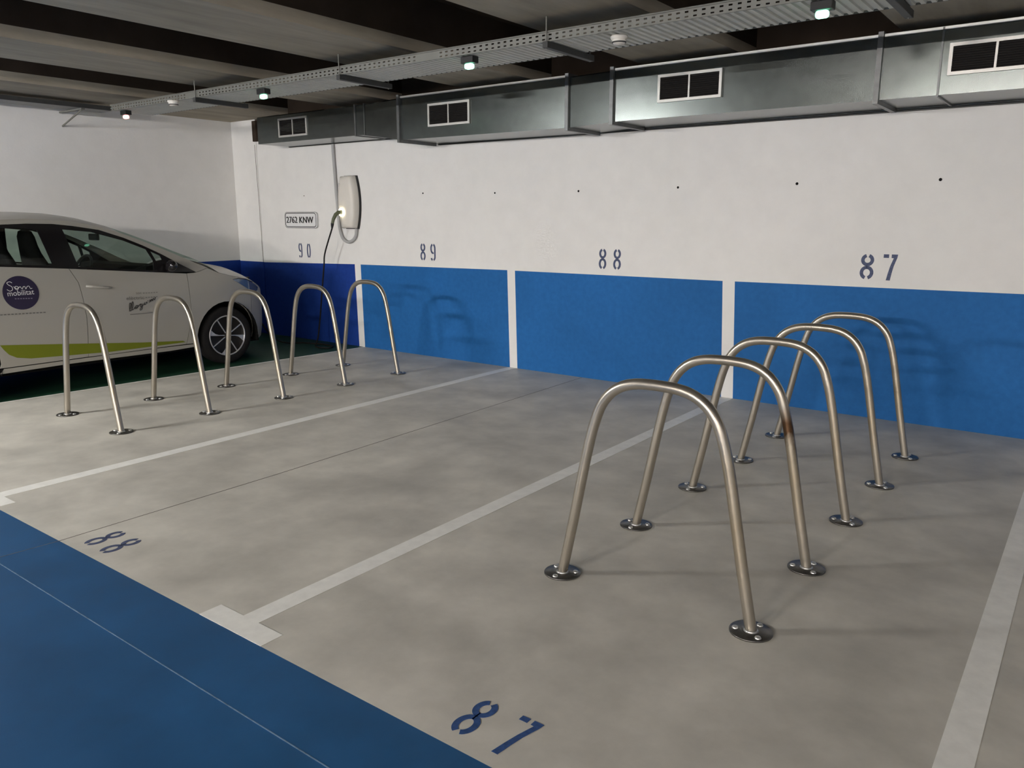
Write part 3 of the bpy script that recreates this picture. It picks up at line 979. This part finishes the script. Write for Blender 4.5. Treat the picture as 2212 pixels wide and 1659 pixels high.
FWY, RWY = -1.745, -4.465
RAIL = [(-1.80, 1.040), (-1.92, 1.098), (-2.06, 1.158), (-2.32, 1.283), (-2.57, 1.396), (-2.81, 1.495), (-3.04, 1.565), (-3.27, 1.607), (-3.6, 1.628), (-3.85, 1.620), (-4.2, 1.565), (-4.55, 1.47)]
HOODE = [(-1.80, 1.040), (-1.62, .990), (-1.45, .958), (-1.35, .925), (-1.25, .885), (-1.15, .840), (-1.06, .790), (-.99, .735), (-.955, .70)]
WINT = [(-2.071, 1.060), (-2.247, 1.159), (-2.411, 1.260), (-2.593, 1.358), (-2.772, 1.440), (-2.994, 1.520), (-3.231, 1.560), (-3.414, 1.580), (-3.640, 1.584), (-3.861, 1.576), (-4.15, 1.535), (-4.40, 1.450), (-4.50, 1.38)]
WINB = [(-4.45, 1.275), (-4.2, 1.238), (-3.961, 1.208), (-3.642, 1.183), (-3.299, 1.155), (-2.799, 1.108), (-2.459, 1.077)]
PANE_F = [(-3.337, 1.527), (-3.075, 1.500), (-2.779, 1.410), (-2.569, 1.316), (-2.525, 1.2), (-2.545, 1.102), (-2.796, 1.126), (-3.287, 1.173)]
PANE_Q = [(-2.530, 1.297), (-2.435, 1.246), (-2.425, 1.205), (-2.495, 1.195)]
PANE_R = [(-3.565, 1.523), (-3.689, 1.540), (-3.861, 1.545), (-4.10, 1.51), (-4.22, 1.46), (-4.18, 1.26), (-3.958, 1.226), (-3.565, 1.199), (-3.515, 1.212)]
fr_arch = arch_pts(FWY, .388, -12, 192)            # front edge round to the rear edge
rr_arch = arch_pts(RWY, .388, -12, 192)
BUMP = [(-1.34, .800), (-1.28, .770), (-1.23, .790), (-1.20, .863), (-1.15, .840), (-1.06, .790), (-.99, .735), (-.955, .70), (-.955, .36), (-.985, .28), (-1.08, .225), (-1.20, .205), (-1.34, .225)] + arch_pts(FWY, .388, -10, 25, 5)
FEND = [(-2.185, 1.052), (-2.071, 1.057), (-1.92, 1.095)] + HOODE[0:5] + [(-1.20, .863), (-1.23, .790), (-1.28, .770), (-1.34, .800)] + arch_pts(FWY, .388, 25, 186, 14) + [(-2.14, .285), (-2.262, .29), (-2.258, .31), (-2.204, .562), (-2.188, .716), (-2.187, .897)]
FDOOR = [(-2.459, 1.077), (-2.185, 1.052), (-2.187, .897), (-2.188, .716), (-2.204, .562), (-2.258, .31), (-2.262, .29), (-2.47, .293), (-3.093, .293), (-3.305, .297), (-3.305, .444), (-3.293, .686), (-3.304, .875), (-3.32, 1.025), (-3.381, 1.162), (-3.299, 1.155), (-2.799, 1.108)]
RDOOR = [(-3.381, 1.162), (-3.32, 1.025), (-3.304, .875), (-3.293, .686), (-3.305, .444), (-3.305, .297), (-3.7, .297), (-4.09, .297)] + arch_pts(RWY, .388, 2, 75, 7) + [(-4.36, .72), (-4.34, .95), (-4.33, 1.255), (-4.2, 1.238), (-3.961, 1.208), (-3.642, 1.183)]
QUART = [(-4.33, 1.255), (-4.34, .95), (-4.36, .72)] + arch_pts(RWY, .388, 75, 190, 9) + [(-4.9, .25), (-5.02, .26), (-5.045, .6), (-4.99, .95), (-4.83, 1.2), (-4.55, 1.47), (-4.52, 1.43), (-4.50, 1.38), (-4.45, 1.275)]
SILL = [(-2.135, .282), (-2.47, .290), (-3.3, .294), (-4.06, .294), (-4.09, .243), (-3.52, .252), (-3.0, .247), (-2.45, .238), (-2.15, .246)]
SFRAME = [(-2.071, 1.060), (-1.92, 1.098)] + RAIL[2:] + [(-4.50, 1.38), (-4.40, 1.450), (-4.15, 1.535), (-3.861, 1.576), (-3.640, 1.584), (-3.414, 1.580), (-3.231, 1.560), (-2.994, 1.520), (-2.772, 1.440), (-2.593, 1.358), (-2.411, 1.260), (-2.247, 1.159)]
HEADL = [(-1.62, .948), (-1.53, .957), (-1.42, .938), (-1.33, .905), (-1.25, .868), (-1.18, .825), (-1.20, .795), (-1.27, .775), (-1.35, .800), (-1.46, .858), (-1.55, .910)]
STRIPE = [(-4.076, .515), (-4.047, .466), (-4.01, .419), (-3.947, .382), (-3.827, .358), (-3.093, .320), (-2.274, .316), (-2.305, .334), (-2.756, .374), (-3.522, .457)]
for sd in (1, -1):
    panel('front_bumper_corner', BUMP, M_CAR, car, side=sd)
    panel('front_fender', FEND, M_CAR, car, side=sd)
    fd = panel('front_door', FDOOR, M_CAR, car, side=sd)
    rd = panel('rear_door', RDOOR, M_CAR, car, side=sd)
    panel('quarter_panel', QUART, M_CAR, car, side=sd)
    panel('sill', SILL, M_CAR, car, off=.004, side=sd)
    panel('side_frame', SFRAME, M_CAR, car, side=sd, gap=0)
    panel('window_frame', WINT + WINB, M_GLOSSB, car, off=-.003, holes=(PANE_F, PANE_Q, PANE_R), side=sd, gap=.001)
    for pn in (PANE_F, PANE_Q, PANE_R):
        panel('window_glass', inset(pn, -.012), M_GLASS, car, off=-.007, gap=0, side=sd, rim=0)
    hl = panel('headlight', HEADL, M_LAMPG, car, off=.004, side=sd, gap=.002)
    hl_trim = panel('headlight_brow', [(-1.625, .952), (-1.53, .962), (-1.42, .946), (-1.30, .902), (-1.30, .892), (-1.42, .936), (-1.53, .953)], M_GLOSSB, hl, off=.006, side=sd, gap=0)
    panel('tail_lamp', [(-4.95, .90), (-5.0, .80), (-4.98, 1.0), (-4.88, 1.12), (-4.78, 1.02), (-4.80, .9)], M_TAIL, car, off=.004, side=sd)
    # dark liner behind the shut lines and in the wheel wells
    LIN = [(-1.02, .70), (-1.30, .84), (-1.62, .95), (-1.8, 1.0), (-2.1, 1.03), (-2.8, 1.08), (-4.3, 1.2), (-4.75, 1.15), (-4.95, .6), (-4.9, .3)] + list(reversed(rr_arch)) + [(-4.0, .27), (-2.2, .27)] + list(reversed(fr_arch)) + [(-1.30, .28), (-1.02, .28)]
    panel('inner_liner', LIN, M_HOLE, car, off=-.016, side=sd, gap=0, rim=0)
    for cy in (FWY, RWY):
        # wheel housing: half drum behind the arch
        xo = CX+sd*(FW(cy, .6)-.012); xi = CX+sd*.52
        mb = MB()
        A = arch_pts(cy, .395, -14, 194, 18)
        n = len(A)
        mb.add([(xo, a, b) for a, b in A]+[(xi, a, b) for a, b in A], [(i, i+1, n+i+1, n+i) for i in range(n-1)])
        mb.add([(xi, a, b) for a, b in A], [list(range(n))])
        mb.build('wheel_well', M_HOLE, car)
    # door handles
    for root_, y0, z0 in ((fd, -3.14, .972), (rd, -4.20, 1.04)):
        mb = MB()
        P = [(CX+sd*(FW(y0+d, z0)+e), y0+d, z0-d*.13) for d, e in ((-.115, .002), (-.10, .016), (-.05, .027), (0, .030), (.05, .027), (.10, .016), (.115, .002))]
        mb.tube(P, [.012, .014, .015, .0155, .015, .014, .012], 10)
        mb.build('door_handle', M_CAR, root_)
    # door mirror, black
    m0 = Matrix.Translation((CX+sd*(FW(-2.40, 1.13)+.085), -2.40, 1.145))
    bm = bmesh.new(); bmesh.ops.create_uvsphere(bm, u_segments=18, v_segments=10, radius=1)
    for v in bm.verts:
        y = v.co.y*.070
        if v.co.y < 0: y *= .55
        v.co = Vector((v.co.x*.075, y, v.co.z*.058))
    mm = MB(); mm.bm(bm, 0, m0, True)
    mr = mm.build('door_mirror', M_GLOSSB, car)
    MB().tube([(CX+sd*(FW(-2.40, 1.12)-.01), -2.39, 1.115), (CX+sd*(FW(-2.40, 1.12)+.05), -2.39, 1.130)], .022, 10).build('mirror_arm', M_GLOSSB, mr)


def top_surface(name, edges, crown, m, power=2.4, n=14, parent=car, hwf=None, rim=True):
    """roof-like panel between the two sides of the body"""
    mb = MB(); R = []
    for (y, z), c in zip(edges, crown):
        hw = hwf(y, z) if hwf else FW(y, z)
        R.append([(CX+hw*u, y + 0*u, z + c*(1-abs(u)**power)) for u in [-1+2*i/n for i in range(n+1)]])
    k = n+1
    mb.add([p for r in R for p in r], [(i*k+j, i*k+j+1, (i+1)*k+j+1, (i+1)*k+j) for i in range(len(R)-1) for j in range(n)], 0, True)
    return mb.build(name, m, parent)


def lerp_tab(T, y):
    T = sorted(T)
    for (a, za), (b, zb) in zip(T[:-1], T[1:]):
        if a <= y <= b: return za+(zb-za)*(y-a)/(b-a)
    return T[0][1] if y < T[0][0] else T[-1][1]


def stations(a, b, n, T): return [(a+(b-a)*i/n, lerp_tab(T, a+(b-a)*i/n)) for i in range(n+1)]


hs = stations(-1.79, -.955, 12, HOODE)
top_surface('bonnet', hs, [.125, .125, .13, .13, .13, .13, .125, .125, .12, .115, .11, .10, .085], M_CAR)
ws = stations(-2.80, -1.80, 10, RAIL)
top_surface('windscreen', ws, [.085+.006*i for i in range(11)], M_GLASS, power=2.6)
rs_ = stations(-4.50, -2.81, 14, RAIL)
top_surface('roof', rs_, [.055+.002*i for i in range(15)], M_CAR, power=2.6)
TG = [(-4.55, 1.47), (-4.68, 1.33), (-4.83, 1.2), (-4.99, .95), (-5.045, .6), (-5.03, .26)]


def back_surface(name, T, m, bow):
    mb = MB(); R = []
    for y, z in T:
        hw = FW(y, z)
        R.append([(CX+hw*u, y-bow*(1-u*u), z) for u in [-1+.2*i for i in range(11)]])
    mb.add([p for r in R for p in r], [(i*11+j, i*11+j+1, (i+1)*11+j+1, (i+1)*11+j) for i in range(len(R)-1) for j in range(10)], 0, True)
    return mb.build(name, m, car)


back_surface('rear_window', TG[0:3], M_GLASS, .10)
back_surface('tailgate', TG[2:5], M_CAR, .08)
back_surface('rear_bumper', TG[4:6], M_CAR, .08)
# nose between the bumper corners, dark lower intake, charging flap
mb = MB(); R = []
for z in (.28, .36, .5, .6, .70):
    hw = FW(-.958, z)
    R.append([(CX+hw*u, -.958+.035*(1-u*u), z) for u in [-1+.2*i for i in range(11)]])
mb.add([p for r in R for p in r], [(i*11+j, i*11+j+1, (i+1)*11+j+1, (i+1)*11+j) for i in range(len(R)-1) for j in range(10)], 0, True)
nose = mb.build('front_bumper', M_CAR, car)
MB().bbox(CX-.13, CX+.13, -.935, -.912, .37, .46, .01).build('lower_intake', M_HOLE, nose)
MB().bbox(CX-.10, CX+.10, -.95, -.918, .60, .70, .012).build('charging_port', M_DARK, car)
fm = Matrix.Translation((CX, -.985, .815)) @ Matrix.Rotation(math.radians(-38), 4, 'X')
MB().bbox(-.115, .115, -.010, .010, 0, .115, .006, 0, fm).build('charging_flap', M_GLOSSB, car)
MB().box(CX-.70, CX+.70, -4.9, -1.25, .20, .27).build('underbody', M_HOLE, car)
MB().box(CX-.50, CX+.50, -1.95, -1.12, .27, .80).build('motor_bay', M_HOLE, car)
# interior
MB().box(CX-.72, CX+.72, -4.6, -2.0, .275, .35).build('cabin_floor', M_SEAT, car)
dash = MB()
dp = [(-1.92, .95), (-1.92, 1.06), (-2.15, 1.12), (-2.42, 1.155), (-2.56, 1.14), (-2.60, 1.05), (-2.55, .80), (-2.2, .70)]
dash.prism([(a, b) for a, b in dp], 1.42, 0, Matrix(((0, 0, 1, CX-.71), (1, 0, 0, 0), (0, 1, 0, 0), (0, 0, 0, 1))))
dash.build('dashboard', M_SEAT, car)
MB().box(CX-.72, CX+.72, -4.58, -4.50, .35, 1.22).build('rear_bench_back', M_SEAT, car)
swc = Vector((CX-.38, -2.72, 1.06))
swM = Matrix.Translation(swc) @ Matrix.Rotation(math.radians(65), 4, 'X')
mb = MB().tube([swM @ Vector((.185*math.cos(2*PI*i/28), .185*math.sin(2*PI*i/28), 0)) for i in range(28)], .015, 8, closed=True)
mb.tube([swM @ Vector((-.18, 0, 0)), swM @ Vector((0, 0, -.02)), swM @ Vector((.18, 0, 0))], .016, 8)
mb.tube([swM @ Vector((0, 0, -.02)), swM @ Vector((0, 0, -.20))], .035, 10)
mb.build('steering_wheel', M_DARK, car)
for sx in (-.38, .38):
    st = MB()
    st.bbox(CX+sx-.25, CX+sx+.25, -3.42, -2.92, .36, .60, .06)
    so = st.build('seat', M_SEAT, car)
    # one-piece bucket backrest narrowing to an integral headrest
    bm = bmesh.new()
    sec = [(.60, .25, -3.36, .07), (.80, .265, -3.40, .075), (1.05, .26, -3.46, .075), (1.20, .225, -3.50, .07), (1.30, .16, -3.53, .065), (1.38, .135, -3.545, .06), (1.46, .125, -3.555, .055), (1.51, .10, -3.56, .04), (1.525, .04, -3.56, .02)]
    prev = None
    for z, hw, y, th in sec:
        ring_ = [bm.verts.new((CX+sx+hw*math.cos(a)*abs(math.cos(a))**-.35 if abs(math.cos(a)) > 1e-3 else CX+sx, y+th*math.sin(a), z)) for a in [2*PI*k/20 for k in range(20)]]
        if prev:
            for k in range(20): bm.faces.new((prev[k], prev[(k+1) % 20], ring_[(k+1) % 20], ring_[k]))
        else:
            bm.faces.new(ring_[::-1])
        prev = ring_
    bm.faces.new(prev)
    mb = MB(); mb.bm(bm, 0, None, True)
    mb.build('backrest', M_SEAT, so)
MB().bbox(CX-.10, CX+.10, -2.745, -2.715, 1.40, 1.47, .012).build('rear_view_mirror', M_DARK, car)
MB().tube([(CX, -2.715, 1.45), (CX, -2.66, 1.515)], .012, 8).build('mirror_stalk', M_DARK, car)


# wheels
def wheel(y, sd):
    xo = CX+sd*(FW(y, .6)-.020)
    root = empty('wheel', (xo-CX, y-CY, .325)); root.parent = car
    M = Matrix.Rotation(sd*PI/2, 4, 'Y')      # lathe axis z -> outward x
    T = MB().lathe([(.226, -.19), (.29, -.195), (.318, -.17), (.325, -.13), (.325, -.05), (.316, -.016), (.292, .0), (.255, .002), (.232, -.006), (.226, -.03)], 48, M)
    T.build('tyre', M_RUBBER, root, local=True)
    MB().lathe([(.0005, -.06), (.20, -.055), (.226, -.03)], 36, M).build('rim_disc', M_RIMD, root, local=True)
    MB().lathe([(.2165, -.012), (.2165, -.004), (.228, .000), (.231, -.006), (.231, -.02)], 48, M).build('rim_lip', M_ALLOY, root, local=True)
    MB().lathe([(.0005, -.004), (.028, -.004), (.034, -.012), (.034, -.055)], 20, M).build('hub_cap', M_RIMD, root, local=True)
    for k in range(8):
        a = math.radians((31 if k % 2 else -6) + 90*(k//2))
        R_ = M @ Matrix.Rotation(0, 4, 'Z')
        # spoke in the wheel plane: local (p, q) with p forward (+y), q up
        c, s = math.cos(a), math.sin(a)
        def pt(r, t, d): return (sd*d, (r*c - t*s), (r*s + t*c))
        mb = MB()
        w0, w1 = .0042, .0045
        v = [pt(.03, -w0, -.012), pt(.03, w0, -.012), pt(.218, w1, -.010), pt(.218, -w1, -.010), pt(.03, -w0*1.1, -.024), pt(.03, w0*1.1, -.024), pt(.218, w1*1.1, -.022), pt(.218, -w1*1.1, -.022)]
        mb.add(v, [(0, 1, 2, 3), (4, 7, 6, 5), (0, 4, 5, 1), (1, 5, 6, 2), (2, 6, 7, 3), (3, 7, 4, 0)])
        if k % 2 == 0:
            # bright wedge filling the outer end on the clockwise side
            e = [(.100, -.004), (.150, -.016), (.185, -.040), (.2135, -.068), (.2175, -.035), (.218, 0)]
            n = len(e)
            vv = [pt(r, t, -.012) for r, t in e] + [pt(r, t, -.020) for r, t in e]
            mb.add(vv, [list(range(n)), list(range(n, 2*n))[::-1]] + [(i, (i+1) % n, n+(i+1) % n, n+i) for i in range(n)])
        mb.build('spoke', M_ALLOY, root, local=True)
    return root


for y in (FWY, RWY):
    for sd in (1, -1):
        wheel(y, sd)

# vinyls on the side the viewer sees: lime stripe, round sticker, lettering
for sd in (1, -1):
    panel('lime_stripe', STRIPE, M_GREENST, car, off=.0025, gap=0, side=sd, rim=0)['label'] = 'lime green stripe along the bottom of the doors'
CIR = arc(-3.839, .967, .152, .152, 0, 359, 40)
stk = panel('round_sticker', CIR[:-1], M_STICK, car, off=.0025, gap=0, rim=0)
stk['label'] = 'round dark violet sticker with white lettering'


def on_side(V, Fc, y0, z0, slope=0.0, off=.0045):
    return [(CX+FW(y0+a, z0+b+slope*a)+off, y0+a, z0+b+slope*a) for a, b in V], Fc


def stroke_side(paths, w, y0, z0, sc, m, parent, name, slope=0.0, off=.0045, sy=None):
    mb = MB()
    for p in paths:
        p = [(a*sc, b*(sy or sc)) for a, b in p]
        mb.ribbon(p, w, .0004)
    mb.v = [(CX+FW(y0+a, z0+b+slope*a)+off+c, y0+a, z0+b+slope*a) for a, b, c in mb.v]
    return mb.build(name, m, parent)


def sp2(P, n=6): return [(q.x, q.y) for q in smooth_path([(a, b, 0) for a, b in P], n)]


# outlined script "Som" then "mobilitat" and a faint small line
som = [sp2([(.36, .98), (.22, 1.12), (.04, 1.0), (.12, .74), (.30, .52), (.30, .16), (.12, .02), (-.04, .22)]),
       sp2([(.42, .55), (.52, .20), (.66, .22), (.68, .50), (.54, .56), (.50, .36), (.66, .30), (.82, .50), (.92, .22), (1.02, .48), (1.12, .50), (1.16, .22), (1.28, .50), (1.40, .52), (1.46, .24), (1.58, .28)])]
stroke_side(som, .0048, -3.945, .988, .130, M_WTXT, stk, 'sticker_script', -.03, sy=.075)
V, Fc = text_geo('mobilitat', .222, .047)
a, b = on_side(V, Fc, -3.953, .944, .012)
MB().add(a, b).build('sticker_lettering', M_WTXT, stk, fix=False)
stroke_side([[(i*.022, 0), (i*.022+.014, 0)] for i in range(7)], .009, -3.90, .918, 1, M_VTXT, stk, 'sticker_small_print', -.05)
# lettering on the front door
V, Fc = text_geo('elèctric', .185, .034)
a, b = on_side(V, Fc, -2.885, .824, -.03)
el = MB().add(a, b).build('door_lettering', M_GTXT2, car, fix=False)
el['label'] = 'grey lettering on the front door of the car'
V, Fc = text_geo('soc', .055, .019)
a, b = on_side(V, Fc, -2.777, .873, -.02)
MB().add(a, b).build('door_small_print', M_GTXT2, el, fix=False)
stroke_side([[(i*.028, 0), (i*.028+.016, 0)] for i in range(6)], .006, -2.705, .880, 1, M_GTXT2, el, 'door_small_print', -.02)
stroke_side([[(i*.028, 0), (i*.028+.017, 0)] for i in range(5)], .007, -2.685, .834, 1, M_GTXT2, el, 'door_small_print', -.02)
# handwritten lloga'm
llo = [sp2([(.00, .02), (.10, .40), (.16, .78), (.10, .92), (.05, .60), (.04, .10), (.14, .06), (.26, .40), (.33, .82), (.27, .96), (.21, .64), (.19, .12), (.30, .10),
            (.42, .30), (.40, .12), (.52, .08), (.60, .32), (.50, .40), (.46, .22), (.60, .22), (.72, .36), (.82, .40), (.76, .16), (.86, .14), (.90, .38), (.84, -.20), (.72, -.26), (.74, -.10), (.98, .20),
            (1.08, .40), (1.04, .20), (1.14, .18), (1.20, .40), (1.26, .22)]),
       sp2([(1.30, .52), (1.32, .44)]),
       sp2([(1.40, .22), (1.46, .50), (1.50, .28), (1.58, .52), (1.62, .30), (1.70, .54), (1.78, .34), (1.86, .62)])]
stroke_side(llo, .0075, -2.872, .706, .158, M_GTXT, el, 'handwriting', .24, sy=.088)
stroke_side([[(0, 0), (.13, .002), (.275, .006)]], .008, -2.868, .676, 1, M_GTXT2, el, 'underline', -.03)
stroke_side([[(i*.030, 0), (i*.030+.020, 0)] for i in range(13)], .010, -4.04, .785, 1, M_GTXT2, car, 'door_small_print', -.03)
